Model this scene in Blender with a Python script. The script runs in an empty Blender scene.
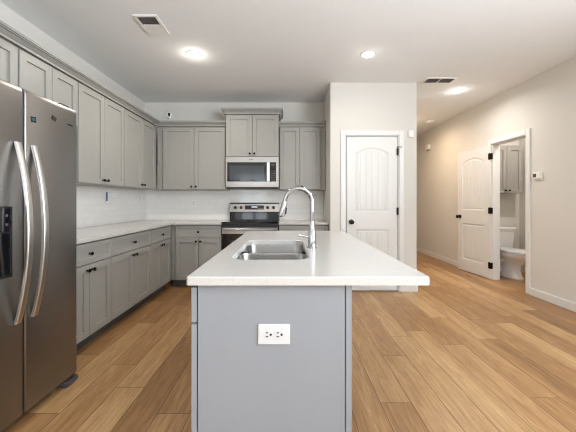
import bpy, bmesh, math, random
from mathutils import Vector, Matrix
PI = math.pi
random.seed(7)
scene = bpy.context.scene
C = scene.collection

# ------------------------------------------------------------------ camera
cam_d = bpy.data.cameras.new('camera')
cam = bpy.data.objects.new('camera', cam_d)
C.objects.link(cam)
cam.location = (0, 0, 1.18)
cam.rotation_euler = (PI / 2, 0, 0)
cam_d.sensor_width = 36
cam_d.lens = 295 / 576 * 36
cam_d.shift_x = 1 / 576
cam_d.shift_y = -14.5 / 576
cam_d.clip_start = 0.05
scene.cycles.filter_width = 1.1
scene.camera = cam

# ------------------------------------------------------------------ world, exposure, large lights
w = bpy.data.worlds.new('world')
scene.world = w
w.use_nodes = True
w.node_tree.nodes['Background'].inputs[0].default_value = (0.80, 0.88, 1.0, 1)
w.node_tree.nodes['Background'].inputs[1].default_value = 1.0
vs = scene.view_settings
vs.view_transform = 'Standard'
vs.look = 'None'
vs.gamma = 1
vs.use_curve_mapping = False
vs.exposure = 0.29

REAR = -5.0
CEIL = 2.74
XL, XR, YB = -2.238, 3.09, 4.65
REAR_WINDOWS = [(-2.15, -1.62, 0.95, 2.45), (-1.50, -0.97, 0.95, 2.45)]
DAY_TILT = math.radians(55)   # much of the daylight is aimed upward to brighten the ceiling
DAY_POWER = 12.0      # watts per square metre of window


def area(name, loc, rot, sx, sy, power, color):
    d = bpy.data.lights.new(name, 'AREA')
    d.shape = 'RECTANGLE'
    d.size, d.size_y = sx, sy
    d.energy = power
    d.color = color
    o = bpy.data.objects.new(name, d)
    C.objects.link(o)
    o.location = loc
    o.rotation_euler = rot
    return o


for (x0, x1, z0, z1) in REAR_WINDOWS:
    area('daylight_fill', ((x0 + x1) / 2, REAR + 0.18, (z0 + z1) / 2), (PI / 2 + math.radians(12), 0, 0), x1 - x0, z1 - z0,
         DAY_POWER * (x1 - x0) * (z1 - z0), (0.82, 0.91, 1.0))

ADDED_WINDOWS = [(-3.4, -1.8, 0.75, 2.25), (-1.1, 0.5, 0.75, 2.25)]      # unseen windows added in the right wall to light the kitchen
SIDE_POWER = 62.0
for (y0, y1, z0, z1) in ADDED_WINDOWS:  # added fill lamps inside the room, for ceiling and left cabinets
    area('daylight_fill', (XR - 0.62, (y0 + y1) / 2, (z0 + z1) / 2), (PI / 2 + DAY_TILT, 0, PI / 2), y1 - y0, z1 - z0,
         SIDE_POWER * (y1 - y0) * (z1 - z0), (0.82, 0.91, 1.0))

HALL_POWER = 13.0
DOWNLIGHT_POWER = 6.0
GLOW = 0.08
WARM = (1.0, 0.92, 0.82)


# ------------------------------------------------------------------ materials
def new_mat(name):
    m = bpy.data.materials.new(name)
    m.use_nodes = True
    nt = m.node_tree
    return m, nt, nt.nodes['Principled BSDF']


def srgb(r, g, b):
    def f(c):
        c /= 255
        return c / 12.92 if c <= 0.04045 else ((c + 0.055) / 1.055) ** 2.4
    return (f(r), f(g), f(b), 1)


def link(nt, a, b):
    nt.links.new(a, b)


def node(nt, t, **kw):
    n = nt.nodes.new(t)
    for k, v in kw.items():
        setattr(n, k, v)
    return n


def math_node(nt, op, a, b=None):
    n = nt.nodes.new('ShaderNodeMath')
    n.operation = op
    for i, v in enumerate((a, b)):
        if v is None:
            continue
        if isinstance(v, (int, float)):
            n.inputs[i].default_value = v
        else:
            nt.links.new(v, n.inputs[i])
    return n.outputs[0]


def paint(name, col, rough=0.5, var=0.03, scale=6, bump=0.0, bscale=200, spec=0.5):
    m, nt, b = new_mat(name)
    tc = node(nt, 'ShaderNodeTexCoord')
    nz = node(nt, 'ShaderNodeTexNoise')
    nz.inputs['Scale'].default_value = scale
    link(nt, tc.outputs['Object'], nz.inputs['Vector'])
    mx = node(nt, 'ShaderNodeMix', data_type='RGBA')
    mx.inputs[6].default_value = tuple(c * (1 - var) for c in col[:3]) + (1,)
    mx.inputs[7].default_value = tuple(min(1, c * (1 + var)) for c in col[:3]) + (1,)
    link(nt, nz.outputs['Fac'], mx.inputs[0])
    link(nt, mx.outputs[2], b.inputs['Base Color'])
    b.inputs['Roughness'].default_value = rough
    b.inputs['Specular IOR Level'].default_value = spec
    if bump:
        n2 = node(nt, 'ShaderNodeTexNoise')
        n2.inputs['Scale'].default_value = bscale
        link(nt, tc.outputs['Object'], n2.inputs['Vector'])
        bp = node(nt, 'ShaderNodeBump')
        bp.inputs['Strength'].default_value = bump
        bp.inputs['Distance'].default_value = 0.002
        link(nt, n2.outputs['Fac'], bp.inputs['Height'])
        link(nt, bp.outputs['Normal'], b.inputs['Normal'])
    return m


def metal(name, col, rough=0.3, stretch=None, metallic=1.0):
    m, nt, b = new_mat(name)
    b.inputs['Metallic'].default_value = metallic
    b.inputs['Base Color'].default_value = col
    b.inputs['Roughness'].default_value = rough
    if stretch:
        tc = node(nt, 'ShaderNodeTexCoord')
        mp = node(nt, 'ShaderNodeMapping')
        mp.inputs['Scale'].default_value = stretch
        nz = node(nt, 'ShaderNodeTexNoise')
        nz.inputs['Scale'].default_value = 1
        nz.inputs['Detail'].default_value = 3
        link(nt, tc.outputs['Object'], mp.inputs['Vector'])
        link(nt, mp.outputs['Vector'], nz.inputs['Vector'])
        mr = node(nt, 'ShaderNodeMapRange')
        mr.inputs['To Min'].default_value = rough - 0.03
        mr.inputs['To Max'].default_value = rough + 0.04
        link(nt, nz.outputs['Fac'], mr.inputs['Value'])
        link(nt, mr.outputs['Result'], b.inputs['Roughness'])
    return m


def emit(name, col, s):
    m, nt, b = new_mat(name)
    b.inputs['Base Color'].default_value = (0.8, 0.8, 0.8, 1)
    b.inputs['Emission Color'].default_value = col
    b.inputs['Emission Strength'].default_value = s
    return m


M = {}
M['wall'] = paint('wall_paint', srgb(220, 216, 209), 0.75, 0.015, 3, 0.25, 260, 0.3)
M['ceiling'] = paint('ceiling_paint', srgb(239, 240, 240), 0.85, 0.015, 4, 0.3, 180, 0.2)
M['trim'] = paint('trim_paint', srgb(230, 229, 226), 0.35, 0.01)
M['door'] = paint('door_paint', srgb(226, 225, 222), 0.38, 0.01)
M['cab'] = paint('cabinet_paint', srgb(156, 154, 148), 0.42, 0.02, 5)
M['island'] = paint('cabinet_paint_shaded', srgb(142, 145, 150), 0.42, 0.02, 5)  # cabinet grey darkened and blued to stand in for dimmer light
M['toe'] = paint('toe_kick_paint', srgb(84, 82, 80), 0.5, 0.03)
M['bronze'] = metal('dark_bronze', srgb(48, 42, 38), 0.35)
M['steel'] = metal('brushed_steel', srgb(174, 170, 166), 0.30, (3, 3, 300))
M['steel_side'] = metal('brushed_steel_fridge', srgb(150, 147, 144), 0.36, (120, 120, 120))
M['handle_steel'] = metal('handle_steel', srgb(214, 212, 210), 0.28)
M['sink'] = metal('sink_steel', srgb(158, 156, 154), 0.28, (14, 14, 14))
M['chrome'] = metal('chrome', srgb(184, 184, 188), 0.08)
M['black_glass'] = paint('black_glass', srgb(14, 15, 18), 0.06, 0.02)
M['glass_dark'] = paint('smoked_glass', srgb(52, 56, 60), 0.10, 0.05)
M['black'] = paint('black_plastic', srgb(22, 22, 24), 0.4, 0.05)
M['grey_plastic'] = paint('grey_plastic', srgb(86, 82, 84), 0.5, 0.05)
M['fridge_body'] = paint('fridge_grey', srgb(92, 90, 90), 0.5, 0.04)
M['white_plastic'] = paint('white_plastic', srgb(206, 206, 206), 0.35, 0.01)
M['plate'] = paint('ivory_plate', srgb(238, 236, 232), 0.35, 0.01)
M['porcelain'] = paint('porcelain', srgb(240, 238, 236), 0.10, 0.005)
M['duct'] = paint('dark_duct', srgb(112, 110, 108), 0.7, 0.1)
M['lens'] = emit('lamp_lens', (1.0, 0.93, 0.82, 1), 14.0)
M['screen'] = emit('clock_display', (0.05, 0.20, 0.45, 1), 0.25)
M['blue_film'] = paint('blue_film', srgb(70, 84, 150), 0.3, 0.2, 60)
M['teal'] = paint('sticker_teal', srgb(40, 96, 112), 0.4, 0.2, 90)
M['lcd'] = paint('grey_lcd', srgb(78, 78, 72), 0.25, 0.05)


def quartz():
    m, nt, b = new_mat('white_quartz')
    tc = node(nt, 'ShaderNodeTexCoord')
    nz = node(nt, 'ShaderNodeTexNoise')
    nz.inputs['Scale'].default_value = 230
    nz.inputs['Detail'].default_value = 4
    link(nt, tc.outputs['Object'], nz.inputs['Vector'])
    cr = node(nt, 'ShaderNodeValToRGB')
    cr.color_ramp.elements[0].position = 0.33
    cr.color_ramp.elements[0].color = srgb(187, 183, 178)
    cr.color_ramp.elements[1].position = 0.52
    cr.color_ramp.elements[1].color = srgb(198, 194, 189)
    link(nt, nz.outputs['Fac'], cr.inputs[0])
    link(nt, cr.outputs[0], b.inputs['Base Color'])
    b.inputs['Roughness'].default_value = 0.16
    return m


M['quartz'] = quartz()


def tile(name, axis):
    """glossy white subway tile; axis tells which horizontal world axis runs along the wall"""
    m, nt, b = new_mat(name)
    g = node(nt, 'ShaderNodeNewGeometry')
    sp = node(nt, 'ShaderNodeSeparateXYZ')
    link(nt, g.outputs['Position'], sp.inputs[0])
    cb = node(nt, 'ShaderNodeCombineXYZ')
    link(nt, sp.outputs[axis], cb.inputs[0])
    z = math_node(nt, 'SUBTRACT', sp.outputs[2], 0.914)
    link(nt, z, cb.inputs[1])
    br = node(nt, 'ShaderNodeTexBrick')
    br.inputs['Scale'].default_value = 1
    br.inputs['Brick Width'].default_value = 0.152
    br.inputs['Row Height'].default_value = 0.0762
    br.inputs['Mortar Size'].default_value = 0.0016
    br.inputs['Mortar Smooth'].default_value = 0.4
    br.inputs['Color1'].default_value = srgb(243, 240, 235)
    br.inputs['Color2'].default_value = srgb(238, 235, 230)
    br.inputs['Mortar'].default_value = srgb(228, 224, 219)
    link(nt, cb.outputs[0], br.inputs['Vector'])
    link(nt, br.outputs['Color'], b.inputs['Base Color'])
    b.inputs['Roughness'].default_value = 0.08
    nz = node(nt, 'ShaderNodeTexNoise')
    nz.inputs['Scale'].default_value = 14
    link(nt, g.outputs['Position'], nz.inputs['Vector'])
    h = math_node(nt, 'SUBTRACT', math_node(nt, 'MULTIPLY', nz.outputs['Fac'], 0.6), br.outputs['Fac'])
    bp = node(nt, 'ShaderNodeBump')
    bp.inputs['Strength'].default_value = 0.22
    bp.inputs['Distance'].default_value = 0.002
    link(nt, h, bp.inputs['Height'])
    link(nt, bp.outputs['Normal'], b.inputs['Normal'])
    return m


M['tile_x'] = tile('subway_tile_back', 0)
M['tile_y'] = tile('subway_tile_left', 1)


def floor_mat():
    m, nt, b = new_mat('oak_planks')
    g = node(nt, 'ShaderNodeNewGeometry')
    sp = node(nt, 'ShaderNodeSeparateXYZ')
    link(nt, g.outputs['Position'], sp.inputs[0])
    PW, PL = 0.1815, 1.22
    u = math_node(nt, 'DIVIDE', math_node(nt, 'SUBTRACT', sp.outputs[0], 0.548), PW)
    col = math_node(nt, 'FLOOR', u)
    fu = math_node(nt, 'SUBTRACT', u, col)
    wn = node(nt, 'ShaderNodeTexWhiteNoise', noise_dimensions='1D')
    link(nt, col, wn.inputs['W'])
    v = math_node(nt, 'ADD', math_node(nt, 'DIVIDE', sp.outputs[1], PL), wn.outputs['Value'])
    row = math_node(nt, 'FLOOR', v)
    fv = math_node(nt, 'SUBTRACT', v, row)
    cc = node(nt, 'ShaderNodeCombineXYZ')
    link(nt, col, cc.inputs[0])
    link(nt, row, cc.inputs[1])
    wn2 = node(nt, 'ShaderNodeTexWhiteNoise', noise_dimensions='2D')
    link(nt, cc.outputs[0], wn2.inputs['Vector'])
    # grain, offset for each plank
    gx = node(nt, 'ShaderNodeCombineXYZ')
    link(nt, math_node(nt, 'MULTIPLY', sp.outputs[0], 1.0), gx.inputs[0])
    link(nt, math_node(nt, 'MULTIPLY', sp.outputs[1], 0.075), gx.inputs[1])
    link(nt, math_node(nt, 'MULTIPLY', wn2.outputs['Value'], 40.0), gx.inputs[2])
    n1 = node(nt, 'ShaderNodeTexNoise')
    n1.inputs['Scale'].default_value = 46
    n1.inputs['Detail'].default_value = 5
    n1.inputs['Roughness'].default_value = 0.65
    n1.inputs['Distortion'].default_value = 1.2
    link(nt, gx.outputs[0], n1.inputs['Vector'])
    n2 = node(nt, 'ShaderNodeTexNoise')
    n2.inputs['Scale'].default_value = 7
    n2.inputs['Detail'].default_value = 2
    link(nt, gx.outputs[0], n2.inputs['Vector'])
    cr = node(nt, 'ShaderNodeValToRGB')
    e = cr.color_ramp.elements
    e[0].position, e[0].color = 0.0, srgb(98, 64, 34)
    e[1].position, e[1].color = 1.0, srgb(204, 168, 122)
    mid = e.new(0.5)
    mid.color = srgb(160, 120, 78)
    t = math_node(nt, 'ADD', math_node(nt, 'MULTIPLY', wn2.outputs['Value'], 0.38),
                  math_node(nt, 'MULTIPLY', math_node(nt, 'ADD', math_node(nt, 'MULTIPLY', n1.outputs['Fac'], 1.05), -0.08), 1.0))
    t = math_node(nt, 'ADD', t, math_node(nt, 'MULTIPLY', math_node(nt, 'SUBTRACT', n2.outputs['Fac'], 0.64), 0.60))
    link(nt, t, cr.inputs[0])
    # seams
    du = math_node(nt, 'MULTIPLY', math_node(nt, 'MINIMUM', fu, math_node(nt, 'SUBTRACT', 1.0, fu)), PW)
    dv = math_node(nt, 'MULTIPLY', math_node(nt, 'MINIMUM', fv, math_node(nt, 'SUBTRACT', 1.0, fv)), PL)
    d = math_node(nt, 'MINIMUM', du, dv)
    mr = node(nt, 'ShaderNodeMapRange')
    mr.inputs['From Min'].default_value = 0.0006
    mr.inputs['From Max'].default_value = 0.0036
    mr.inputs['To Min'].default_value = 1
    mr.inputs['To Max'].default_value = 0
    link(nt, d, mr.inputs['Value'])
    mx = node(nt, 'ShaderNodeMix', data_type='RGBA')
    link(nt, math_node(nt, 'MULTIPLY', mr.outputs[0], 0.9), mx.inputs[0])
    link(nt, cr.outputs[0], mx.inputs[6])
    mx.inputs[7].default_value = srgb(88, 58, 34)
    link(nt, mx.outputs[2], b.inputs['Base Color'])
    b.inputs['Roughness'].default_value = 0.36
    b.inputs['Specular IOR Level'].default_value = 0.42
    bp = node(nt, 'ShaderNodeBump')
    bp.inputs['Strength'].default_value = 0.25
    bp.inputs['Distance'].default_value = 0.002
    h = math_node(nt, 'SUBTRACT', math_node(nt, 'MULTIPLY', n1.outputs['Fac'], 0.4), mr.outputs[0])
    link(nt, h, bp.inputs['Height'])
    link(nt, bp.outputs['Normal'], b.inputs['Normal'])
    return m


M['floor'] = floor_mat()


# ------------------------------------------------------------------ mesh helpers
def obj(name, bm, mat, parent=None, smooth=False, bevel=0.0, seg=2):
    bmesh.ops.recalc_face_normals(bm, faces=bm.faces)
    if bevel:
        bmesh.ops.bevel(bm, geom=[e for e in bm.edges if e.is_manifold and e.calc_face_angle(0) > 0.5],
                        offset=bevel, segments=seg, affect='EDGES', clamp_overlap=True)
    me = bpy.data.meshes.new(name)
    bm.to_mesh(me)
    bm.free()
    me.materials.append(M[mat] if isinstance(mat, str) else mat)
    if smooth:
        for p in me.polygons:
            p.use_smooth = True
        try:
            me.set_sharp_from_angle(angle=math.radians(38))
        except Exception:
            pass
    o = bpy.data.objects.new(name, me)
    C.objects.link(o)
    if parent:
        o.parent = parent
    return o


def box(bm, x0, x1, y0, y1, z0, z1):
    vs_ = [bm.verts.new((x, y, z)) for z in (z0, z1) for y in (y0, y1) for x in (x0, x1)]
    for f in ((0, 1, 3, 2), (4, 6, 7, 5), (0, 4, 5, 1), (1, 5, 7, 3), (3, 7, 6, 2), (2, 6, 4, 0)):
        bm.faces.new([vs_[i] for i in f])
    return vs_


def boxes(*bs):
    bm = bmesh.new()
    for b in bs:
        box(bm, *b)
    return bm


def lathe(bm, prof, mat4=Matrix(), n=24):
    """profile of (radius, height) revolved about local z, placed by mat4"""
    rings = []
    for r, h in prof:
        rings.append([bm.verts.new(mat4 @ Vector((r * math.cos(2 * PI * k / n), r * math.sin(2 * PI * k / n), h)))
                      for k in range(n)])
    for a, b in zip(rings, rings[1:]):
        for k in range(n):
            bm.faces.new((a[k], a[(k + 1) % n], b[(k + 1) % n], b[k]))
    bm.faces.new(list(reversed(rings[0])))
    bm.faces.new(rings[-1])


def loft(bm, loops, cap0=True, cap1=True):
    rings = [[bm.verts.new(p) for p in lp] for lp in loops]
    n = len(rings[0])
    for a, b in zip(rings, rings[1:]):
        for k in range(n):
            bm.faces.new((a[k], a[(k + 1) % n], b[(k + 1) % n], b[k]))
    if cap0:
        bm.faces.new(list(reversed(rings[0])))
    if cap1:
        bm.faces.new(rings[-1])


def tube(bm, pts, rad, n=14):
    """round tube along pts, rad a number or one per point"""
    pts = [Vector(p) for p in pts]
    rads = rad if isinstance(rad, (list, tuple)) else [rad] * len(pts)
    loops = []
    prev = None
    for i, p in enumerate(pts):
        t = (pts[min(i + 1, len(pts) - 1)] - pts[max(i - 1, 0)]).normalized()
        if prev is None:
            ref = Vector((0, 1, 0)) if abs(t.y) < 0.9 else Vector((1, 0, 0))
            u = t.cross(ref).normalized()
        else:
            u = (prev - t * prev.dot(t)).normalized()
        v = t.cross(u)
        prev = u
        loops.append([p + rads[i] * (math.cos(2 * PI * k / n) * u + math.sin(2 * PI * k / n) * v) for k in range(n)])
    loft(bm, loops)


def rrect(x0, x1, y0, y1, r, z, n=6):
    pts = []
    for cx, cy, a0 in ((x1 - r, y1 - r, 0), (x0 + r, y1 - r, 90), (x0 + r, y0 + r, 180), (x1 - r, y0 + r, 270)):
        for k in range(n + 1):
            a = math.radians(a0 + 90 * k / n)
            pts.append(Vector((cx + r * math.cos(a), cy + r * math.sin(a), z)))
    return pts


def ellipse(cx, cy, rx, ry, z, n=32, egg=0.0):
    out = []
    for k in range(n):
        a = 2 * PI * k / n
        s = math.sin(a)
        out.append(Vector((cx + rx * math.cos(a) * (1 + egg * s), cy + ry * s, z)))
    return out


def tag(o, label, cat, group=None):
    o['label'] = label
    o['category'] = cat
    if group:
        o['group'] = group
    return o


def thing(name, label, cat, loc=(0, 0, 0), rotz=0, group=None):
    o = bpy.data.objects.new(name, None)
    o.empty_display_size = 0.1
    C.objects.link(o)
    o.location = loc
    o.rotation_euler = (0, 0, rotz)
    return tag(o, label, cat, group)


def struct(name, bm, mat, parent=None, **kw):
    o = obj(name, bm, mat, parent, **kw)
    if parent is None:
        o['kind'] = 'structure'
    return o


# ------------------------------------------------------------------ the room
T = 0.115
HALL_END, BATH_X, BATH_Y0, BATH_Y1 = 8.0, 3.97, 3.0, 5.04
PX0, PX1, PY = 0.57, 1.70, 3.87           # pantry block
DY0, DY1, DH = 3.80, 4.45, 2.045          # bathroom doorway in the right wall
QX0, QX1 = 0.766, 1.466                   # pantry doorway

struct('floor', boxes((XL - T, BATH_X + T, REAR - T, HALL_END + T, -0.05, 0)), 'floor')
struct('ceiling', boxes((XL - T, BATH_X + T, REAR - T, HALL_END + T, CEIL, CEIL + 0.1)), 'ceiling')
struct('wall_left', boxes((XL - T, XL, REAR - T, YB + T, 0, CEIL)), 'wall')
struct('wall_back', boxes((XL, PX0, YB, YB + T, 0, CEIL)), 'wall')
struct('wall_pantry', boxes(
    (PX0, QX0, PY, PY + T, 0, CEIL), (QX1, PX1, PY, PY + T, 0, CEIL), (QX0, QX1, PY, PY + T, DH, CEIL),
    (PX0, PX0 + T, PY + T, YB + T, 0, CEIL), (PX1 - T, PX1, PY + T, HALL_END, 0, CEIL),
    (PX0 + T, PX1 - T, YB, YB + T, 0, CEIL)), 'wall')
struct('wall_hall_end', boxes((PX1 - T, XR + T, HALL_END, HALL_END + T, 0, CEIL)), 'wall')
sw_ = [(REAR - T, ADDED_WINDOWS[0][0]), (ADDED_WINDOWS[0][1], ADDED_WINDOWS[1][0]), (ADDED_WINDOWS[1][1], DY0)]
struct('wall_right', boxes(*[(XR, XR + T, a, b, 0, CEIL) for a, b in sw_],
                           *[(XR, XR + T, q[0], q[1], 0, q[2]) for q in ADDED_WINDOWS], *[(XR, XR + T, q[0], q[1], q[3], CEIL) for q in ADDED_WINDOWS],
                           (XR, XR + T, DY1, HALL_END, 0, CEIL),
                           (XR, XR + T, DY0, DY1, DH, CEIL)), 'wall')
struct('wall_bathroom', boxes((XR + T, BATH_X + T, BATH_Y1, BATH_Y1 + T, 0, CEIL), (BATH_X, BATH_X + T, BATH_Y0, BATH_Y1, 0, CEIL),
                              (XR + T, BATH_X + T, BATH_Y0 - T, BATH_Y0, 0, CEIL)), 'wall')
# rear wall with its windows (behind the camera)
bm = bmesh.new()
xs = sorted({XL - T, XR + T} | {v for q in REAR_WINDOWS for v in q[:2]})
for a, b in zip(xs, xs[1:]):
    q = [r for r in REAR_WINDOWS if r[0] <= a + 1e-6 and r[1] >= b - 1e-6]
    if q:
        if q[0][2] > 0.06:
            box(bm, a, b, REAR - T, REAR, 0, q[0][2])
        box(bm, a, b, REAR - T, REAR, q[0][3], CEIL)
    else:
        box(bm, a, b, REAR - T, REAR, 0, CEIL)
struct('wall_rear', bm, 'wall')
for i, (x0, x1, z0, z1) in enumerate(REAR_WINDOWS):
    f = 0.05
    struct('window_%d' % (i + 1), boxes((x0, x0 + f, REAR - .09, REAR - .01, z0, z1), (x1 - f, x1, REAR - .09, REAR - .01, z0, z1),
                                        (x0 + f, x1 - f, REAR - .09, REAR - .01, z0, z0 + f), (x0 + f, x1 - f, REAR - .09, REAR - .01, z1 - f, z1),
                                        (x0 + f, x1 - f, REAR - .08, REAR - .02, (z0 + z1) / 2 - .025, (z0 + z1) / 2 + .025)), 'trim')
for i, (y0, y1, z0, z1) in enumerate(ADDED_WINDOWS):  # frames of the unseen side windows, added to bring in more light
    f = 0.05
    struct('window_%d' % (i + 3), boxes((XR + .01, XR + .09, y0, y0 + f, z0, z1), (XR + .01, XR + .09, y1 - f, y1, z0, z1),
                                        (XR + .01, XR + .09, y0 + f, y1 - f, z0, z0 + f), (XR + .01, XR + .09, y0 + f, y1 - f, z1 - f, z1),
                                        (XR + .02, XR + .08, y0 + f, y1 - f, (z0 + z1) / 2 - .025, (z0 + z1) / 2 + .025)), 'trim')

# trim
CW, CT = 0.064, 0.018


def casing(name, mk):
    return struct(name, mk, 'trim', bevel=0.004)


bm = boxes((QX0 - CW, QX0 - .004, PY - CT, PY, 0, DH + CW), (QX1 + .004, QX1 + CW, PY - CT, PY, 0, DH + CW),
           (QX0 - .004, QX1 + .004, PY - CT, PY, DH + .004, DH + CW),
           (QX0 - .001, QX0 + .012, PY, PY + T, 0, DH), (QX1 - .012, QX1 + .001, PY, PY + T, 0, DH), (QX0 + .012, QX1 - .012, PY, PY + T, DH - .012, DH + .001))
casing('trim_1', bm)
bm = boxes((XR - CT, XR, DY0 - CW, DY0 + .004, 0, DH + CW), (XR - CT, XR, DY1 - .004, DY1 + CW, 0, DH + CW),
           (XR - CT, XR, DY0 + .004, DY1 - .004, DH - .004, DH + CW),
           (XR, XR + T, DY0 - .001, DY0 + .014, 0, DH), (XR, XR + T, DY1 - .014, DY1 + .001, 0, DH), (XR, XR + T, DY0 + .014, DY1 - .014, DH - .014, DH + .001))
casing('trim_2', bm)


def base_run(name, segs):
    """segs of (x0,x1,y0,y1, nx, ny): board plus a quarter-round shoe on the room side"""
    bm = bmesh.new()
    for (x0, x1, y0, y1) in segs:
        box(bm, x0, x1, y0, y1, 0, 0.092)
    struct(name, bm, 'trim', bevel=0.004)


base_run('baseboard_right', [(XR - .014, XR, REAR, DY0 - CW), (XR - .014, XR, DY1 + CW, HALL_END),
                             (XR - .026, XR - .0145, REAR, DY0 - CW)])
base_run('baseboard_pantry', [(PX0, QX0 - CW, PY - .014, PY), (QX1 + CW, PX1 + .014, PY - .014, PY), (PX1, PX1 + .014, PY, HALL_END)])
base_run('baseboard_bathroom', [(XR + T, BATH_X, BATH_Y1 - .014, BATH_Y1), (BATH_X - .014, BATH_X, BATH_Y0, BATH_Y1 - .014)])

# tile
TT = 0.008
struct('wall_left_tile', boxes((XL, XL + TT, 2.0, YB, 0.896, 1.36)), 'tile_y')
struct('wall_back_tile', boxes((XL + TT, PX0, YB - TT, YB, 0.70, 1.40)), 'tile_x')


# ------------------------------------------------------------------ panelled interior doors
def door_bm(W, H, th):
    """arched two panel plank door, front at y=0 facing -y, x 0..W, z 0..H"""
    bm = bmesh.new()
    nx, nz = int(W / 0.006), int(H / 0.009)
    sx = 0.115
    z1a, z1b = 0.20, 0.80
    z2a, z2b, rise = 1.03, 1.80, 0.075

    def depth(x, z):
        if x <= sx or x >= W - sx:
            return 0
        best = -1
        for (za, zb, arch) in ((z1a, z1b, 0), (z2a, z2b, rise)):
            u = (x - W / 2) / (W / 2 - sx)
            top = zb + arch * (1 - u * u)
            d = min(x - sx, W - sx - x, z - za, top - z)
            best = max(best, d)
        if best <= 0:
            return 0
        if best < 0.012:
            return 0.009 * best / 0.012
        if best < 0.022:
            return 0.009
        if best < 0.032:
            return 0.009 - 0.006 * (best - .022) / .010
        g = (x - W / 2) / 0.078
        fr = abs(g - round(g)) * 0.078
        return 0.003 + (0.004 * max(0, 1 - fr / 0.006))
    grid = [[bm.verts.new((W * i / nx, depth(W * i / nx, H * j / nz), H * j / nz)) for i in range(nx + 1)] for j in range(nz + 1)]
    for j in range(nz):
        for i in range(nx):
            bm.faces.new((grid[j][i], grid[j][i + 1], grid[j + 1][i + 1], grid[j + 1][i]))
    b = [bm.verts.new(p) for p in ((0, th, 0), (W, th, 0), (W, th, H), (0, th, H))]
    bm.faces.new((b[0], b[3], b[2], b[1]))
    bm.faces.new([b[0], b[1]] + [grid[0][i] for i in range(nx, -1, -1)])
    bm.faces.new([b[3], ] + [grid[nz][i] for i in range(nx + 1)] + [b[2]])
    bm.faces.new([b[0]] + [grid[j][0] for j in range(nz + 1)] + [b[3]])
    bm.faces.new([b[1], b[2]] + [grid[j][nx] for j in range(nz, -1, -1)])
    return bm


RX = Matrix.Rotation(PI / 2, 4, 'X')      # local z -> -y


def door_knob(parent, x, z, sides=(1,)):
    for s in sides:
        bm = bmesh.new()
        mt = Matrix.Translation((x, 0 if s > 0 else 0.035, z)) @ Matrix.Rotation(PI / 2 * s, 4, 'X')
        lathe(bm, [(0.033, 0), (0.033, 0.006), (0.013, 0.010), (0.011, 0.032), (0.024, 0.038), (0.029, 0.050), (0.026, 0.062), (0.012, 0.067)], mt)
        obj('door_knob', bm, 'bronze', parent, smooth=True)


d1 = struct('door_1', door_bm(0.664, DH - .03, 0.035), 'door', smooth=True)
d1.location = (QX0 + .018, PY + .004, 0.012)
door_knob(d1, 0.06, 0.90)
for z in (0.22, 1.04, 1.82):
    bm = boxes((0.654, 0.676, -0.014, -0.002, z - .045, z + .045))
    lathe(bm, [(0.006, -.05), (0.006, .05)], Matrix.Translation((0.668, -0.012, z)), 10)
    obj('hinge', bm, 'bronze', d1)
bm = boxes((0.655, 0.68, -.03, -.012, 1.875, 1.885))
lathe(bm, [(0.005, 0), (0.005, .03)], Matrix.Translation((0.69, -.022, 1.88)) @ Matrix.Rotation(PI / 2, 4, 'Y'), 10)
obj('door_stop', bm, 'bronze', d1)

# bathroom door, swung right back against the hall wall
hx, hy = XR - 0.022, DY1 + 0.02
fx, fy = 2.985, 5.16
ang = math.atan2(hy - fy, hx - fx)
d2 = struct('door_2', door_bm(0.70, DH - .03, 0.035), 'door', smooth=True)
d2.location = (fx, fy, 0.012)
d2.rotation_euler = (0, 0, ang)
door_knob(d2, 0.06, 0.91)
for z in (0.20, 1.03, 1.85):
    bm = boxes((0.672, 0.7, -0.004, -.0005, z - .045, z + .045), (0.701, 0.735, -0.004, 0.02, z - .045, z + .045))
    lathe(bm, [(0.008, -.05), (0.008, .05)], Matrix.Translation((0.702, -0.006, z)), 10)
    obj('hinge', bm, 'bronze', d2)


# ------------------------------------------------------------------ cabinets
DT = 0.020       # door thickness


def shaker(bm, x0, x1, z0, z1, y=0.0, rail=0.057, rec=0.013, back=0.0125):
    """shaker door, front at y-DT, back at y"""
    yf = y - DT
    e = 0.0015

    def loop(a, yy):
        return [Vector((x0 + a, yy, z0 + a)), Vector((x1 - a, yy, z0 + a)), Vector((x1 - a, yy, z1 - a)), Vector((x0 + a, yy, z1 - a))]
    loft(bm, [loop(0, y + back), loop(0, yf + .002), loop(.002, yf), loop(rail, yf), loop(rail + e, yf + rec)], True, True)


def knob(parent, x, z, y=-DT):
    bm = bmesh.new()
    lathe(bm, [(0.009, 0), (0.006, 0.004), (0.0055, 0.014), (0.013, 0.018), (0.0155, 0.023), (0.013, 0.029), (0.006, 0.031)],
          Matrix.Translation((x, y, z)) @ RX, 16)
    obj('knob', bm, 'bronze', parent, smooth=True)


def door_part(parent, x0, x1, z0, z1, kx, kz):
    bm = bmesh.new()
    shaker(bm, x0, x1, z0, z1)
    d = obj('door', bm, 'cab', parent)
    if kx is not None:
        knob(d, kx, kz)


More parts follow.
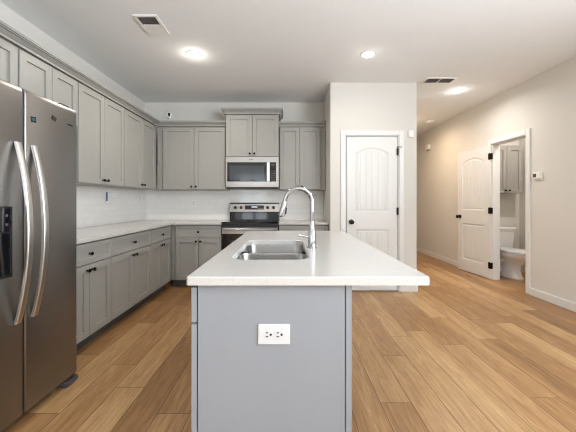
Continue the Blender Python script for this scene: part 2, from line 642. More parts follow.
def wall_cabinet(label, loc, rotz, W, D, z0, z1, xs, group, left_fill=0.0, knobz=None, crown=None, name='wall_cabinet'):
    """front at local y=0; xs lists of (x0,x1) doors, knobs at meeting stiles"""
    t = thing(name, label, 'cabinet', (loc[0], loc[1], 0), rotz, group)
    obj('carcass', boxes((0.001, W - 0.001, .013, D, z0, z1)), 'cab', t)
    n = len(xs)
    for i, (a, b) in enumerate(xs):
        kx = b - 0.030 if i % 2 == 0 else a + 0.030
        door_part(t, a, b, z0 + .004, z1 - .026, kx, z0 + (knobz or 0.045))
    if crown:
        zc0, zc1, out, x0, x1 = crown
        prof = [(0.0, zc0), (out * .35, zc0), (out * .35, zc0 + (zc1 - zc0) * .16), (out * .28, zc0 + (zc1 - zc0) * .16), (out * .28, zc0 + (zc1 - zc0) * .26), (out * .7, zc0 + (zc1 - zc0) * .58), (out * .92, zc0 + (zc1 - zc0) * .64), (out * .85, zc0 + (zc1 - zc0) * .64), (out * .85, zc0 + (zc1 - zc0) * .72), (out, zc0 + (zc1 - zc0) * .72), (out, zc1), (0, zc1)]
        obj('crown_moulding', sweep([(x0, D), (x0, 0), (x1, 0), (x1, D)], [(-1, 0), (-1, -1), (1, -1), (1, 0)], prof), 'cab', t)
    return t


def sweep(path, dirs, prof):
    bm = bmesh.new()
    loops = [[Vector((p[0] + d[0] * o, p[1] + d[1] * o, z)) for (o, z) in prof] for p, d in zip(path, dirs)]
    loft(bm, loops)
    return bm


LF = -1.91      # left wall cabinet face
ZU0, ZU1 = 1.352, 2.287
ROT = PI / 2
gU = 'wall cabinets of the kitchen'
g1 = 0.003
wall_cabinet('short grey double-door cabinet above the refrigerator, nearest the camera at the left edge', (LF, 1.487), ROT, 0.591, 0.326, 1.86, ZU1,
             [(0.006, 0.293), (0.298, 0.585)], gU)
wall_cabinet('short grey double-door cabinet above the refrigerator, next to the tall cabinets', (LF, 2.080), ROT, 0.591, 0.326, 1.86, ZU1,
             [(0.006, 0.293), (0.298, 0.585)], gU)
wall_cabinet('tall grey double-door wall cabinet right beside the refrigerator on the left wall', (LF, 2.673), ROT, 0.765, 0.326, ZU0, ZU1,
             [(0.006, 0.380), (0.385, 0.759)], gU)
wall_cabinet('tall grey double-door wall cabinet on the left wall at the room corner', (LF, 3.440), ROT, 0.882, 0.326, ZU0, ZU1,
             [(0.006, 0.407), (0.412, 0.813)], gU)
wall_cabinet('wide grey double-door wall cabinet on the back wall left of the microwave', (-1.905, 4.325), 0, 1.018, 0.323, ZU0, ZU1,
             [(0.095, 0.545), (0.550, 1.000)], gU)
wall_cabinet('raised grey double-door cabinet above the microwave with its own crown', (-0.882, 4.255), 0, 0.764, 0.393, 1.822, 2.448,
             [(0.006, 0.379), (0.385, 0.758)], gU, crown=(2.434, 2.515, 0.058, 0, 0.764))
wall_cabinet('grey double-door wall cabinet on the back wall right of the microwave', (-0.112, 4.325), 0, 0.678, 0.323, ZU0, ZU1,
             [(0.006, 0.297), (0.302, 0.596)], gU, crown=(2.275, 2.345, 0.045, 0.004, 0.678))

# crown over the left run and round the corner
prof = [(0, 2.277), (0.024, 2.277), (0.024, 2.289), (0.018, 2.289), (0.018, 2.296), (0.026, 2.302), (0.044, 2.318), (0.060, 2.322), (0.060, 2.326), (0.054, 2.326), (0.054, 2.331), (0.064, 2.331), (0.064, 2.349), (0, 2.349)]
cm = obj('crown_moulding', sweep([(LF + .001, 1.487), (LF + .001, 4.324), (-0.884, 4.324)], [(1, 0), (1, -1), (0, -1)], prof), 'cab')
tag(cm, 'long grey crown moulding on top of the left and corner wall cabinets', 'moulding')

# base cabinets
BF = -1.590      # left base carcass face
gB = 'base cabinets of the kitchen'


def base_cabinet(label, loc, rotz, W, D, group, x0=0.004, x1=None, doors=True, name='base_cabinet'):
    x1 = x1 if x1 is not None else W - .004
    t = thing(name, label, 'cabinet', (loc[0], loc[1], 0), rotz, group)
    obj('carcass', boxes((0.001, W - .001, .013, D, 0.10, 0.8645)), 'cab', t)
    obj('toe_kick', boxes((0.001, W - .001, 0.07, 0.085, 0, 0.10)), 'toe', t)
    bm = bmesh.new()
    shaker(bm, x0, x1, 0.686, 0.850, rail=0.036)
    dr = obj('drawer_front', bm, 'cab', t)
    knob(dr, (x0 + x1) / 2, 0.766)
    xm = (x0 + x1) / 2
    door_part(t, x0, xm - .0025, 0.112, 0.679, xm - .030, 0.637)
    door_part(t, xm + .0025, x1, 0.112, 0.679, xm + .030, 0.637)
    return t


BD = 0.637
base_cabinet('grey base cabinet on the left wall right beside the refrigerator', (BF, 2.055), ROT, 0.580, BD, gB)
base_cabinet('wide grey base cabinet in the middle of the left wall run', (BF, 2.637), ROT, 0.763, BD, gB)
base_cabinet('narrower grey base cabinet at the far end of the left wall run by the corner', (BF, 3.402), ROT, 0.632, BD, gB, x1=0.585)
base_cabinet('grey base cabinet on the back wall just left of the range', (-1.588, 4.038), 0, 0.696, 0.60, gB, x0=0.072)
base_cabinet('grey base cabinet between the range and the pantry wall', (-0.110, 4.038), 0, 0.676, 0.60, gB)

# counters
ZC0, ZC1 = 0.884, 0.914


def poly_top(name, pts, mat='quartz', bevel=0.004, drop=0.019):
    bm = bmesh.new()
    n = len(pts)
    loft(bm, [[Vector((x, y, ZC0 - drop)) for x, y in pts], [Vector((x, y, ZC1 - drop)) for x, y in pts]])
    return obj(name, bm, mat, bevel=bevel)


ct = poly_top('countertop', [(XL + TT + .001, 2.03), (BF + .046, 2.03), (BF + .046, 3.992), (-0.888, 3.992), (-0.888, YB - TT - .001), (XL + TT + .001, YB - TT - .001)])
tag(ct, 'L-shaped white quartz countertop running along the left wall and round the corner to the range', 'countertop')
ct2 = poly_top('countertop', [(-0.112, 3.992), (PX0 - .002, 3.992), (PX0 - .002, YB - TT - .001), (-0.112, YB - TT - .001)])
tag(ct2, 'short white quartz countertop right of the range beside the pantry wall', 'countertop')

# ------------------------------------------------------------------ refrigerator
fr = thing('refrigerator', 'tall stainless steel side-by-side refrigerator at the left edge of the photo', 'refrigerator', (-1.40, 1.055, 0), ROT)
# local: x along +Y (0..0.915), y depth 0 at the door face, z up
FW = 0.915
GAP = 0.519
obj('body', boxes((0.004, FW - .004, 0.075, 0.80, 0.03, 1.745)), 'fridge_body', fr, bevel=0.006)
obj('toe_grille', boxes((0.02, FW - .02, 0.05, 0.074, 0.012, 0.07)), 'black', fr)


def fridge_door(x0, x1):
    bm = bmesh.new()
    # gently crowned face: profile in x,y lofted up z, rounded at the top
    prof = []
    n = 12
    for k in range(n + 1):
        u = k / n
        edge = min(u, 1 - u) * (x1 - x0)
        r = 0.012
        yy = 0.0 if edge > r else r - math.sqrt(max(0, r * r - (r - edge) ** 2))
        prof.append((x0 + u * (x1 - x0), yy))
    # refine the corners
    xs_ = [0, .002, .006, .012]
    prof = []
    for e in xs_:
        prof.append((x0 + e, .012 - math.sqrt(max(0, .012 ** 2 - (.012 - e) ** 2))))
    for e in reversed(xs_):
        prof.append((x1 - e, .012 - math.sqrt(max(0, .012 ** 2 - (.012 - e) ** 2))))
    loops = []
    for z, ins in ((0.050, .004), (0.054, 0), (1.755, 0), (1.772, .002), (1.782, .007), (1.788, .020)):
        lp = [Vector((min(max(x, x0 + ins * .2), x1 - ins * .2), y + ins, z)) for x, y in prof]
        lp += [Vector((x1, 0.068, z)), Vector((x0, 0.068, z))]
        loops.append(lp)
    loft(bm, loops)
    return obj('door', bm, 'steel_side', fr, smooth=True)


da = fridge_door(0.0, GAP - .004)
db = fridge_door(GAP + .004, FW)


def fridge_handle(door, x):
    bm = bmesh.new()
    loops = []
    n = 22
    for k in range(n + 1):
        u = k / n
        z = 0.55 + u * (1.487 - 0.55)
        bow = 0.008 + 0.062 * (1 - abs(2 * u - 1) ** 2.1)
        hw, ht = 0.0165, 0.011
        lp = []
        for a in range(16):
            q = 2 * PI * a / 16
            c, s = math.cos(q), math.sin(q)
            lp.append(Vector((x + hw * math.copysign(abs(c) ** .6, c), -bow + ht * math.copysign(abs(s) ** .6, s), z)))
        loops.append(lp)
    loft(bm, loops)
    obj('handle', bm, 'handle_steel', door, smooth=True)


fridge_handle(da, GAP - .050)
fridge_handle(db, GAP + .050)
# dispenser in the freezer door
dx0, dx1, dz0, dz1 = 0.19, 0.443, 0.800, 1.155
bm = boxes((dx0, dx1, -.006, .002, 1.02, dz1), (dx0, dx0 + .012, -.006, .002, dz0, 1.02), (dx1 - .012, dx1, -.006, .002, dz0, 1.02), (dx0, dx1, -.006, .002, dz0, dz0 + .014))
disp = obj('dispenser', bm, 'black', da)
obj('dispenser_recess', boxes((dx0 + .012, dx1 - .012, -.003, .001, dz0 + .014, 1.02)), 'black_glass', disp)
obj('control_panel', boxes((dx0 + .010, dx1 - .008, -.009, -.006, 1.03, dz1 - .010)), 'black_glass', disp)
for k in range(3):
    for j in range(2):
        bm = bmesh.new()
        lathe(bm, [(0.007, 0), (0.007, .002)], Matrix.Translation((dx1 - .035 - k * .05, -.009, 1.065 + j * .045)) @ RX, 12)
        obj('button', bm, 'grey_plastic', disp)


def sticker(x, z, w_, h_, rot, mat, mark):
    bm = boxes((-w_ / 2, w_ / 2, -.0015, -.0003, -h_ / 2, h_ / 2))
    bmesh.ops.transform(bm, matrix=Matrix.Translation((x, 0, z)) @ Matrix.Rotation(rot, 4, 'Y'), verts=bm.verts)
    s = obj('sticker', bm, 'black', db)
    if mark:
        bm = boxes((-w_ * .28, w_ * .28, -.0022, -.0016, -h_ * .2, h_ * .22))
        bmesh.ops.transform(bm, matrix=Matrix.Translation((x, 0, z)) @ Matrix.Rotation(rot, 4, 'Y'), verts=bm.verts)
        obj('sticker_print', bm, mat, s)


sticker(1.628 - 1.055, 1.632, .034, .031, -.12, 'teal', True)
sticker(1.772 - 1.055, 1.680, .036, .024, .30, 'lcd', True)
bm = bmesh.new()
for k in range(9):      # small raised name strip, its letters too small to read
    box(bm, 0.828 + k * .0048, 0.8315 + k * .0048, -.0012, -.0002, 1.668, 1.668 + (.011 if k in (0, 2, 5, 8) else .008))
obj('name_strip', bm, 'black', db)
bm = boxes((FW - .115, FW - .006, -.014, 0.06, 0.004, 0.034), (FW - .10, FW - .016, -.006, .055, .0345, .046))
bmesh.ops.bevel(bm, geom=bm.edges[:], offset=.006, segments=2, affect='EDGES', clamp_overlap=True)
obj('foot', bm, 'grey_plastic', fr)
obj('foot', boxes((.0, .10, -.004, 0.06, 0.004, 0.030)), 'grey_plastic', fr, bevel=.005)
for x in (0.03, FW - .10):
    obj('hinge_cover', boxes((x, x + .07, 0.03, 0.16, 1.7885, 1.805)), 'grey_plastic', fr, bevel=.004)
for x in (.06, FW - .06):
    bm = bmesh.new()
    lathe(bm, [(.02, 0), (.02, .031)], Matrix.Translation((x, .70, 0)), 12)
    obj('roller', bm, 'black', fr)

# ------------------------------------------------------------------ range
rg = thing('range', 'stainless steel electric range with black glass oven door under the microwave', 'stove', (-0.880, 3.985, -0.012))
RW = 0.758
obj('body', boxes((0, RW, .03, .625, .02, .895)), 'steel', rg)
obj('bottom_drawer', boxes((.004, RW - .004, .0, .029, .06, .22)), 'steel', rg, bevel=.004)
od = obj('oven_door', boxes((.004, RW - .004, -.004, .029, .226, .835)), 'black_glass', rg, bevel=.004)
obj('door_trim', boxes((.004, RW - .004, -.010, -.0045, .755, .835)), 'steel', od, bevel=.002)
obj('oven_window', boxes((.12, RW - .12, -.0065, -.0045, .34, .67)), 'glass_dark', od)
bm = bmesh.new()
tube(bm, [(.03, -.05, .820), (RW - .03, -.05, .820)], .013)
for x in (.06, RW - .06):
    box(bm, x - .012, x + .012, -.048, -.009, .809, .831)
obj('handle', bm, 'steel', od, smooth=True)
obj('front_rail', boxes((.002, RW - .002, -.002, .029, .840, .892)), 'black', rg)
ck = obj('cooktop', boxes((-.001, RW + .001, -.010, .575, .8955, .916)), 'black_glass', rg, bevel=.003)
for (x, y, r) in ((.20, .14, .115), (.56, .14, .09), (.20, .42, .075), (.56, .42, .10)):
    bm = bmesh.new()
    loft(bm, [ellipse(x, y, r, r, .9163, 40), ellipse(x, y, r, r, .9168, 40), ellipse(x, y, r - .004, r - .004, .9168, 40), ellipse(x, y, r - .004, r - .004, .9163, 40)], False, False)
    obj('burner_ring', bm, 'grey_plastic', ck)
# backguard: black sloping lower half, steel fascia above
bm = bmesh.new()
loft(bm, [[Vector((x, .545, .9165)), Vector((x, .556, 1.035)), Vector((x, .625, 1.035)), Vector((x, .625, .9165))] for x in (.0, RW)])
bg = obj('backguard', bm, 'black_glass', rg)
bm = bmesh.new()
loft(bm, [[Vector((x, .548, 1.035)), Vector((x, .566, 1.155)), Vector((x, .578, 1.165)), Vector((x, .625, 1.165)), Vector((x, .625, 1.035))] for x in (.0, RW)])
fp = obj('control_panel', bm, 'steel', bg)
obj('cap_strip', boxes((.0, RW, .562, .626, 1.1655, 1.174)), 'black', bg)
tilt = Matrix.Rotation(PI / 2 - .149, 4, 'X')
for x in (.085, .175, RW - .175, RW - .085):
    bm = bmesh.new()
    lathe(bm, [(.024, 0), (.024, .006), (.019, .008), (.017, .026), (.012, .028)], Matrix.Translation((x, .5555, 1.098)) @ tilt, 18)
    obj('knob', bm, 'black', fp, smooth=True)
bm = boxes((.235, .525, -.004, .004, -.032, .032))
bmesh.ops.transform(bm, matrix=Matrix.Translation((0, .557, 1.100)) @ Matrix.Rotation(-.149, 4, 'X'), verts=bm.verts)
ds = obj('display_panel', bm, 'black_glass', fp)
bm = boxes((.335, .425, -.0052, -.0044, -.004, .018))
bmesh.ops.transform(bm, matrix=Matrix.Translation((0, .557, 1.100)) @ Matrix.Rotation(-.149, 4, 'X'), verts=bm.verts)
obj('clock', bm, 'screen', ds)
for k in range(8):
    bm = boxes((.250 + k * .034, .270 + k * .034, -.0052, -.0044, -.024, -.014))
    bmesh.ops.transform(bm, matrix=Matrix.Translation((0, .557, 1.100)) @ Matrix.Rotation(-.149, 4, 'X'), verts=bm.verts)
    obj('button', bm, 'lcd', ds)
for x in (.04, RW - .04):
    for y in (.06, .58):
        bm = bmesh.new()
        lathe(bm, [(.018, .0125), (.018, .021)], Matrix.Translation((x, y, 0)), 12)
        obj('foot', bm, 'black', rg)

# ------------------------------------------------------------------ microwave
mw = thing('microwave', 'stainless over-the-range microwave with dark window hung under the raised cabinet', 'microwave', (-0.880, 4.235, 0))
MW_, m0, m1 = 0.760, 1.388, 1.820
obj('case', boxes((0, MW_, .02, .405, m0, m1)), 'steel', mw, bevel=.003)
obj('vent_base', boxes((.02, MW_ - .02, .03, .38, m0 - .018, m0 - .0005)), 'black', mw)
bm = boxes((.0, MW_, .0, .0195, m1 - .077, m1), (.0, MW_, .0, .0195, m0 + .004, m0 + .078), (.0, .022, .0, .0195, m0 + .078, m1 - .077), (MW_ - .035, MW_, .0, .0195, m0 + .078, m1 - .077))
dfm = obj('door', bm, 'steel', mw, bevel=.002)
obj('door_glass', boxes((.0225, .590, -.004, .0190, m0 + .0785, m1 - .0775)), 'black_glass', dfm)
obj('window', boxes((.055, .555, -.0055, -.0042, m0 + .105, m1 - .125)), 'glass_dark', dfm)
bm = boxes((.592, .632, -.030, -.010, m0 + .082, m1 - .081), (.600, .624, -.010, .010, m0 + .10, m0 + .13), (.600, .624, -.010, .010, m1 - .13, m1 - .10))
obj('handle', bm, 'handle_steel', dfm, bevel=.005)
cp = obj('control_panel', boxes((.6335, MW_ - .036, -.004, .0190, m0 + .0785, m1 - .0775)), 'black_glass', mw)
obj('clock', boxes((.655, .708, -.0055, -.0042, m1 - .125, m1 - .105)), 'lcd', cp)
for r in range(5):
    for c in range(3):
        obj('button', boxes((.648 + c * .024, .664 + c * .024, -.0052, -.0042, m0 + .095 + r * .030, m0 + .108 + r * .030)), 'grey_plastic', cp)
bm = bmesh.new()
for k in range(7):
    box(bm, .340 + k * .008, .345 + k * .008, -.0012, -.0002, m1 - .045, m1 - .045 + (.012 if k in (0, 3, 6) else .009))
obj('name_strip', bm, 'black', dfm)

# ------------------------------------------------------------------ island
IX0, IX1, IY0, IY1 = -0.358, 0.508, 1.040, 2.680
isl = thing('kitchen_island', 'grey panelled kitchen island base standing in the middle of the floor', 'kitchen island', (0, 0, 0))
PF = 1.068
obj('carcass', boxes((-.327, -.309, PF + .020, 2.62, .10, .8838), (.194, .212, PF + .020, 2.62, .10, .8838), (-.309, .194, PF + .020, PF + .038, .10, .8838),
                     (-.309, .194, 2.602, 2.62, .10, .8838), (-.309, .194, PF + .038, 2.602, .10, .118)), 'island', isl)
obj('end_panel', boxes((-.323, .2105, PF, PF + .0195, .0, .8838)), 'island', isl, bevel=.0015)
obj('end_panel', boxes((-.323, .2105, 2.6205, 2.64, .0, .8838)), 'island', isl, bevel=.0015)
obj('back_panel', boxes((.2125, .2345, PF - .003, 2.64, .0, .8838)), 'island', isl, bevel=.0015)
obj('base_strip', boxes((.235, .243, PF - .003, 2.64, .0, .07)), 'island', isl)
obj('toe_kick', boxes((-.26, -.25, PF + .02, 2.62, 0, .0998)), 'toe', isl)
seg = [(PF + .003, 1.30, 2), (1.303, 2.06, 1), (2.063, 2.62, 1)]


def side_front(name, y0, y1, z0, z1, rail, ky, kz):
    """front on the island's working side, facing -x"""
    bm = bmesh.new()
    shaker(bm, 0, y1 - y0, z0, z1, rail=rail, back=0)
    bmesh.ops.transform(bm, matrix=Matrix.Translation((-.3275, y1, 0)) @ Matrix.Rotation(-PI / 2, 4, 'Z'), verts=bm.verts)
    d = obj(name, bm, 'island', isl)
    bm = bmesh.new()
    lathe(bm, [(0.009, 0), (0.006, 0.004), (0.0055, 0.014), (0.013, 0.018), (0.0155, 0.023), (0.013, 0.029), (0.006, 0.031)],
          Matrix.Translation((-.3475, ky, kz)) @ Matrix.Rotation(-PI / 2, 4, 'Y'), 16)
    obj('knob', bm, 'bronze', d, smooth=True)


for (y0, y1, nd) in ((PF + .001, 1.42, 1), (1.423, 2.10, 2), (2.103, 2.638, 1)):
    side_front('drawer_front', y0, y1, .742, .868, .036, (y0 + y1) / 2, .805)
    if nd == 1:
        side_front('door', y0, y1, .112, .735, .057, y1 - .03, .69)
    else:
        ym = (y0 + y1) / 2
        side_front('door', y0, ym - .0015, .112, .735, .057, ym - .03, .69)
        side_front('door', ym + .0015, y1, .112, .735, .057, ym + .03, .69)

# island top with the sink opening
SX0, SX1, SY0, SY1, SR = -0.262, 0.104, 1.352, 2.045, 0.078
bm = bmesh.new()
outer = rrect(IX0, IX1, IY0, IY1, .014, 0, 4)
inner = rrect(SX0, SX1, SY0, SY1, SR, 0, 8)


def ring_slab(bm, outer, inner, z0, z1, ease=.004):
    def shrink(lp, e):
        cx = sum(p.x for p in lp) / len(lp)
        cy = sum(p.y for p in lp) / len(lp)
        hx_ = max(p.x for p in lp) - cx
        hy_ = max(p.y for p in lp) - cy
        return [Vector((cx + (p.x - cx) * (1 - e / hx_), cy + (p.y - cy) * (1 - e / hy_), 0)) for p in lp]
    o_in = shrink(outer, ease)
    i_out = shrink(inner, -ease)

    def ring(lp, z):
        return [bm.verts.new((p.x, p.y, z)) for p in lp]

    def bridge(a, b):
        n = len(a)
        for k in range(n):
            bm.faces.new((a[k], a[(k + 1) % n], b[(k + 1) % n], b[k]))
    ob, om, ot = ring(outer, z0), ring(outer, z1 - ease), ring(o_in, z1)
    bridge(ob, om)
    bridge(om, ot)
    ib, im, it = ring(inner, z0), ring(inner, z1 - ease), ring(i_out, z1)
    bridge(ib, im)
    bridge(im, it)
    for a, b in ((ot, it), (ob, ib)):
        es = []
        for lp in (a, b):
            for k in range(len(lp)):
                e = bm.edges.get((lp[k], lp[(k + 1) % len(lp)]))
                es.append(e)
        bmesh.ops.triangle_fill(bm, use_beauty=True, use_dissolve=False, edges=es)


ring_slab(bm, outer, inner, ZC0, ZC1)
it = obj('countertop', bm, 'quartz')
tag(it, 'long white quartz island countertop with a sink opening and overhanging right side', 'countertop')

# sink
sk = thing('sink', 'stainless steel double-bowl sink set into the island countertop', 'sink', (0, 0, 0))
ym = 1.705


def bowl(y0, y1, deep, zrim):
    x0, x1 = SX0 - .006, SX1 + .006
    bm = bmesh.new()
    loops = []
    for ins, z, r in ((0, zrim, .06), (.002, zrim - .012, .06), (.010, zrim - deep + .03, .055), (.022, zrim - deep + .008, .048), (.045, zrim - deep, .035)):
        loops.append(rrect(x0 + ins, x1 - ins, y0 + ins, y1 - ins, r, z, 8))
    # outside shell
    out = []
    for ins, z, r in ((.045, zrim - deep - .0015, .035), (.020, zrim - deep + .006, .048), (.0085, zrim - deep + .03, .055), (-.0015, zrim, .06)):
        out.append(rrect(x0 + ins, x1 - ins, y0 + ins, y1 - ins, r, z, 8))
    loft(bm, list(reversed(loops)), True, False)
    loft(bm, out, True, False)
    b = obj('bowl', bm, 'sink', sk, smooth=True)
    bm = bmesh.new()
    lathe(bm, [(.042, 0), (.042, .002), (.034, .004), (.030, .001), (.012, .002)], Matrix.Translation(((x0 + x1) / 2, (y0 + y1) / 2, zrim - deep + .0005)), 20)
    obj('drain', bm, 'chrome', b, smooth=True)


bowl(SY0 - .006, ym - .008, .19, ZC0 - .0015)
bowl(ym + .008, SY1 + .006, .19, ZC0 - .0015)
bm = bmesh.new()
loft(bm, [[Vector((x, ym - .0075, ZC0 - .010)), Vector((x, ym - .004, ZC0 - .003)), Vector((x, ym + .004, ZC0 - .003)), Vector((x, ym + .0075, ZC0 - .010))] for x in (SX0 + .05, SX1 - .05)])
obj('divider', bm, 'sink', sk, smooth=True)

# faucet
FX, FY = 0.144, 1.690
fc = thing('faucet', 'tall chrome gooseneck kitchen faucet standing beside the island sink', 'faucet', (FX, FY, ZC1 + .0005))
bm = bmesh.new()
lathe(bm, [(.029, 0), (.029, .006), (.025, .010), (.024, .075), (.021, .085), (.0165, .12), (.0135, .15)], n=24)
obj('body', bm, 'chrome', fc, smooth=True)
R = 0.078
pts = [(0, 0, .145), (0, 0, .20), (0, 0, .262)]
for k in range(1, 15):
    a = math.radians(168 * k / 14)
    pts.append((-R + R * math.cos(a), 0, .262 + R * math.sin(a)))
ex = Vector(pts[-1])
td = Vector((-math.sin(math.radians(168)), 0, math.cos(math.radians(168)))).normalized()
pts.append(tuple(ex + td * .02))
bm = bmesh.new()
tube(bm, pts, .0125)
obj('spout', bm, 'chrome', fc, smooth=True)
h0 = ex + td * .012
bm = bmesh.new()
tube(bm, [h0, h0 + td * .012, h0 + td * .02, h0 + td * .075, h0 + td * .085], [.0135, .0155, .0165, .0195, .0185])
sh = obj('spray_head', bm, 'chrome', fc, smooth=True)
bm = bmesh.new()
lathe(bm, [(.014, 0), (.014, .004)], Matrix.Translation(h0 + td * .0855) @ Matrix.Rotation(PI - .2, 4, 'Y'), 16)
obj('nozzle', bm, 'black', sh)
bm = boxes((-.008, .008, -.003, .003, -.018, .018))
bmesh.ops.transform(bm, matrix=Matrix.Translation(h0 + td * .055 + Vector((.0195, 0, 0))) @ Matrix.Rotation(PI / 2, 4, 'Z') @ Matrix.Rotation(.1, 4, 'X'), verts=bm.verts)
obj('spray_button', bm, 'black', sh)
bm = bmesh.new()
tube(bm, [(-.020, -.004, .062), (-.035, -.006, .066), (-.062, -.010, .070), (-.078, -.013, .073)], [.009, .006, .0055, .007])
obj('lever', bm, 'chrome', fc, smooth=True)


# ------------------------------------------------------------------ outlets
def outlet(label, loc, rot, horizontal=False, film=False, group='electrical outlets'):
    """plate faces local -y"""
    t = thing('power_outlet', label, 'outlet', loc, rot, group)
    W, H = (.1155, .073) if horizontal else (.073, .1155)
    obj('cover_plate', boxes((-W / 2, W / 2, -.006, 0, -H / 2, H / 2)), 'white_plastic' if horizontal else 'plate', t, bevel=.002)
    for s in (-1, 1):
        bm = bmesh.new()
        cx, cz = (s * .0195, 0) if horizontal else (0, s * .0195)
        lathe(bm, [(.0165, 0), (.0165, .002)], Matrix.Translation((cx, -.006, cz)) @ RX, 24)
        sk_ = obj('socket', bm, 'white_plastic' if horizontal else 'plate', t)
        if horizontal:
            hs = [(-.006, .0068, .0042, .0022), (-.006, -.0068, .0050, .0022)]
            gnd = (.0075, 0)
        else:
            hs = [(-.0065, .005, .0013, .0045), (.0065, .005, .0013, .0035)]
            gnd = (0, -.0085)
        for (ax, az, hw, hh) in hs:
            obj('slot', boxes((cx + ax - hw, cx + ax + hw, -.0085, -.008, cz + az - hh, cz + az + hh)), 'grey_plastic', sk_)
        bm = bmesh.new()
        lathe(bm, [(.0042, 0), (.0042, .0006)], Matrix.Translation((cx + gnd[0], -.008, cz + gnd[1])) @ RX, 12)
        obj('ground_hole', bm, 'black', sk_)
    if film:
        obj('protective_film', boxes((-W / 2 + .002, -W / 2 + .034, -.0095, -.0088, -H / 2 + .020, H / 2 + .012)), 'blue_film', t)
    return t


outlet('white double outlet set sideways on the end panel of the island', (-.0465, PF - .0003, .7015), 0, True)
outlet('outlet with torn blue protective film on the left tile wall', (XL + TT + .0003, 3.655, 1.225), ROT, film=True)
outlet('white outlet on the left tile wall closest to the room corner', (XL + TT + .0003, 4.49, 1.225), ROT)
outlet('faint white outlet on the back tile wall left of the range', (-1.466, YB - TT - .0003, 1.155), 0)

# round fitting above the back cabinets
t = thing('wall_sensor', 'small white oval fitting with a dark centre on the wall above the back cabinets', 'sensor', (-1.853, YB, 2.54))
bm = bmesh.new()
loft(bm, [[Vector((p.x, 0, p.y)) for p in ellipse(0, 0, .042, .060, 0)], [Vector((p.x, -.018, p.y)) for p in ellipse(0, 0, .042, .060, 0)], [Vector((p.x, -.024, p.y)) for p in ellipse(0, 0, .036, .053, 0)]])
obj('plate', bm, 'plate', t, smooth=True)
bm = bmesh.new()
loft(bm, [[Vector((p.x, -.0245, p.y)) for p in ellipse(.004, .004, .018, .028, 0)], [Vector((p.x, -.030, p.y)) for p in ellipse(.004, .004, .016, .026, 0)]])
obj('lens', bm, 'black', t)

# thermostat, chime, hall alarm, smoke detector
t = thing('thermostat', 'white thermostat with a grey screen on the right wall beside the bathroom doorway', 'thermostat', (XR, 3.625, 1.50), -PI / 2)
obj('case', boxes((-.062, .062, -.026, 0, -.042, .042)), 'plate', t, bevel=.005)
obj('screen', boxes((-.050, -.004, -.0275, -.0262, -.022, .022)), 'lcd', t)
obj('base_plate', boxes((-.030, .058, -.012, -.0005, -.060, -.0425)), 'plate', t)
t = thing('door_chime', 'small white square box on the pantry wall at the top right of the pantry door', 'chime', (1.617, PY, 2.065))
obj('case', boxes((-.034, .034, -.030, 0, -.045, .045)), 'plate', t, bevel=.005)
obj('cover', boxes((-.026, .026, -.034, -.0305, -.037, .037)), 'plate', t, bevel=.0015)
t = thing('wall_alarm', 'small white box high on the warm-lit hallway wall', 'alarm', (XR, 6.42, 2.36), -PI / 2)
obj('case', boxes((-.075, .075, -.05, 0, -.055, .055)), 'plate', t, bevel=.008)
obj('grille', boxes((-.045, .045, -.053, -.0505, -.035, .035)), 'plate', t)
obj('bracket', boxes((-.04, .04, -.03, -.001, -.066, -.0555)), 'grey_plastic', t)
t = thing('smoke_detector', 'round white smoke detector on the hallway ceiling', 'smoke detector', (2.77, 5.72, CEIL))
bm = bmesh.new()
lathe(bm, [(.072, 0), (.072, -.012), (.060, -.032), (.045, -.036)], n=28)
obj('case', bm, 'plate', t, smooth=True)
bm = bmesh.new()
lathe(bm, [(.030, -.0365), (.030, -.040)], n=20)
obj('sensor_cap', bm, 'plate', t)


# ------------------------------------------------------------------ ceiling lights and vents
def downlight(label, x, y, power, col=WARM):
    t = thing('recessed_light', label, 'ceiling light', (x, y, CEIL), 0, 'recessed ceiling lights')
    bm = bmesh.new()
    loft(bm, [ellipse(0, 0, .078, .078, -.0005), ellipse(0, 0, .078, .078, -.005), ellipse(0, 0, .064, .064, -.008), ellipse(0, 0, .062, .062, -.0005)], False, False)
    obj('trim_ring', bm, 'white_plastic', t, smooth=True)
    bm = bmesh.new()
    lathe(bm, [(.0615, -.001), (.0615, -.0095), (.048, -.016), (.02, -.020)], n=28)
    obj('lens', bm, 'lens', t)
    d = bpy.data.lights.new('lamp', 'POINT')      # side glow of the domed lens
    d.shadow_soft_size = .05
    d.energy = power * GLOW
    d.color = col
    o = bpy.data.objects.new('lamp', d)
    C.objects.link(o)
    o.parent = t
    o.location = (0, 0, -.085)
    d = bpy.data.lights.new('lamp', 'AREA')
    d.shape = 'DISK'
    d.size = .11
    d.spread = math.radians(165)
    d.energy = power
    d.color = col
    o = bpy.data.objects.new('lamp', d)
    C.objects.link(o)
    o.parent = t
    o.location = (0, 0, -.027)


downlight('lit round recessed ceiling light over the left side of the island', -.985, 3.12, 13.0)
downlight('lit round recessed ceiling light right of the island in front of the pantry', .857, 3.12, 2.6)
downlight('lit round recessed ceiling light in the hall by the bathroom door', 2.40, 4.16, 10.0, (1.0, 0.98, 0.95))
downlight('lit round recessed ceiling light deep in the hallway', 2.30, 5.6, HALL_POWER, (1.0, 0.76, 0.52))

# unseen ceiling lights added towards the living area as extra fill
for x, y in ((-.985, -1.6), (.857, -1.6), (2.4, -.6)):
    downlight('added unseen recessed ceiling light of the living area', x, y, 2.5)

downlight('added unseen recessed ceiling light in the bathroom', 3.60, 4.05, 12.0, (1.0, 0.93, 0.86))  # lamp added to brighten the bathroom, its fixture out of view


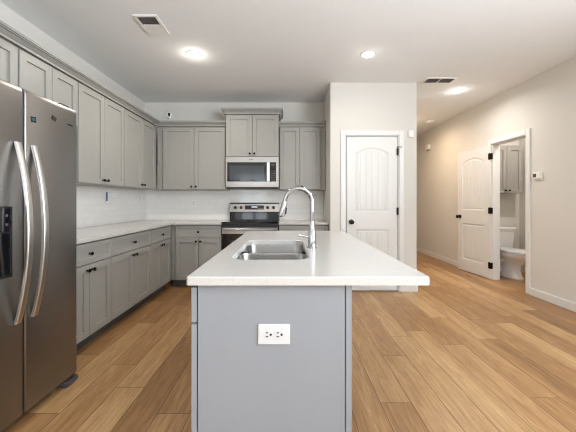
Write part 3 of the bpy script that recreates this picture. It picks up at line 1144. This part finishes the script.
def vent(label, x0, x1, y0, y1, panels):
    t = thing('ceiling_vent', label, 'vent', ((x0 + x1) / 2, (y0 + y1) / 2, CEIL), 0, 'ceiling vents')
    hx_, hy_ = (x1 - x0) / 2, (y1 - y0) / 2
    f = .022
    bm = boxes((-hx_, hx_, -hy_, -hy_ + f, -.010, -.0005), (-hx_, hx_, hy_ - f, hy_, -.010, -.0005),
               (-hx_, -hx_ + f, -hy_ + f, hy_ - f, -.010, -.0005), (hx_ - f, hx_, -hy_ + f, hy_ - f, -.010, -.0005))
    obj('frame', bm, 'plate', t)
    obj('backing', boxes((-hx_ + f, hx_ - f, -hy_ + f, hy_ - f, -.002, -.0007)), 'duct', t)
    for (px0, px1, py0, py1, kind) in panels:
        if kind == 'slats':         # blades along y, turned so that the duct shows between them
            n = 6
            for k in range(n):
                x = px0 + (px1 - px0) * (k + .5) / n
                obj('slat', boxes((x - .0025, x + .0025, py0, py1, -.009, -.0025)), 'grey_plastic', t)
        elif kind == 'closed':      # blades turned the other way, their white faces towards the room
            n = 5
            for k in range(n):
                y = py0 + (py1 - py0) * (k + .5) / n
                h = (py1 - py0) / n * .47
                obj('slat', boxes((px0, px1, y - h, y + h, -.008 - .0005 * k, -.0025)), 'plate', t)
        else:
            obj('divider', boxes((px0, px1, py0, py1, -.0095, -.0021)), 'plate', t)
    return t


vent('white rectangular ceiling vent with one open grille over the left kitchen counter', -1.29, -1.09, 2.46, 2.75,
     [(-.078, .078, -.120, -.018, 'slats'), (-.078, .078, -.014, .122, 'closed')])
vent('white ceiling vent with two dark grilles beside the pantry corner', 1.760, 2.150, 3.705, 3.885,
     [(-.172, -.006, -.065, .065, 'slats'), (.006, .172, -.065, .065, 'slats'), (-.0055, .0055, -.065, .065, 'bar')])

# ------------------------------------------------------------------ bathroom
TX, TBACK = 3.52, BATH_Y1 - .02
tl = thing('toilet', 'white two-piece toilet seen through the bathroom doorway', 'toilet', (TX, TBACK, 0))
bm = bmesh.new()     # tank: tapered, front at y=-0.20
loft(bm, [rrect(-.195, .195, -.175, -.004, .03, .395), rrect(-.205, .205, -.185, -.004, .03, .44), rrect(-.222, .222, -.198, -.003, .03, .715)])
tk = obj('tank', bm, 'porcelain', tl, smooth=True)
bm = bmesh.new()
loft(bm, [rrect(-.228, .228, -.206, -.001, .03, .7155), rrect(-.234, .234, -.212, -.001, .03, .722), rrect(-.234, .234, -.212, -.001, .03, .745), rrect(-.225, .225, -.203, -.008, .03, .753)])
obj('tank_lid', bm, 'porcelain', tk, smooth=True)
bm = bmesh.new()
tube(bm, [(-.165, -.200, .66), (-.165, -.222, .66), (-.10, -.226, .652)], [.012, .010, .007])
obj('flush_lever', bm, 'chrome', tk, smooth=True)
bm = bmesh.new()     # pedestal and bowl
loft(bm, [ellipse(0, -.36, .118, .245, 0), ellipse(0, -.36, .120, .247, .025), ellipse(0, -.36, .105, .215, .05), ellipse(0, -.36, .095, .185, .12),
          ellipse(0, -.375, .100, .185, .20), ellipse(0, -.41, .125, .215, .27), ellipse(0, -.45, .165, .262, .325), ellipse(0, -.463, .182, .280, .355), ellipse(0, -.465, .187, .285, .392)])
bw = obj('bowl', bm, 'porcelain', tl, smooth=True)
bm = bmesh.new()     # trapway bulge on the side
tube(bm, [(-.085, -.30, .06), (-.100, -.24, .14), (-.105, -.30, .24), (-.10, -.40, .27)], [.035, .042, .042, .03])
obj('trapway', bm, 'porcelain', bw, smooth=True)
obj('shelf', boxes((-.16, .16, -.24, -.02, .34, .392)), 'porcelain', bw, bevel=.012)
bm = bmesh.new()
loft(bm, [ellipse(0, -.475, .186, .285, .3935), ellipse(0, -.475, .192, .292, .400), ellipse(0, -.475, .190, .290, .412)])
obj('seat', bm, 'white_plastic', tl, smooth=True)
bm = bmesh.new()
loft(bm, [ellipse(0, -.472, .186, .284, .4135), ellipse(0, -.472, .192, .290, .420), ellipse(0, -.472, .186, .284, .432), ellipse(0, -.472, .15, .24, .438)])
obj('seat_lid', bm, 'white_plastic', tl, smooth=True)

wall_cabinet('small grey double-door cabinet hung above the toilet in the bathroom', (3.335, BATH_Y1 - .205), 0, .51, .20, 1.315, 2.10,
             [(0.006, 0.2525), (0.2575, 0.504)], 'bathroom cabinets')
sw = thing('light_switch', 'small switch plate on the bathroom side wall glimpsed at the doorway edge', 'switch', (BATH_X, 4.80, 1.17), -PI / 2)
obj('cover_plate', boxes((-.036, .036, -.006, 0, -.057, .057)), 'grey_plastic', sw, bevel=.002)
obj('rocker', boxes((-.016, .016, -.010, -.0062, -.033, .033)), 'white_plastic', sw)
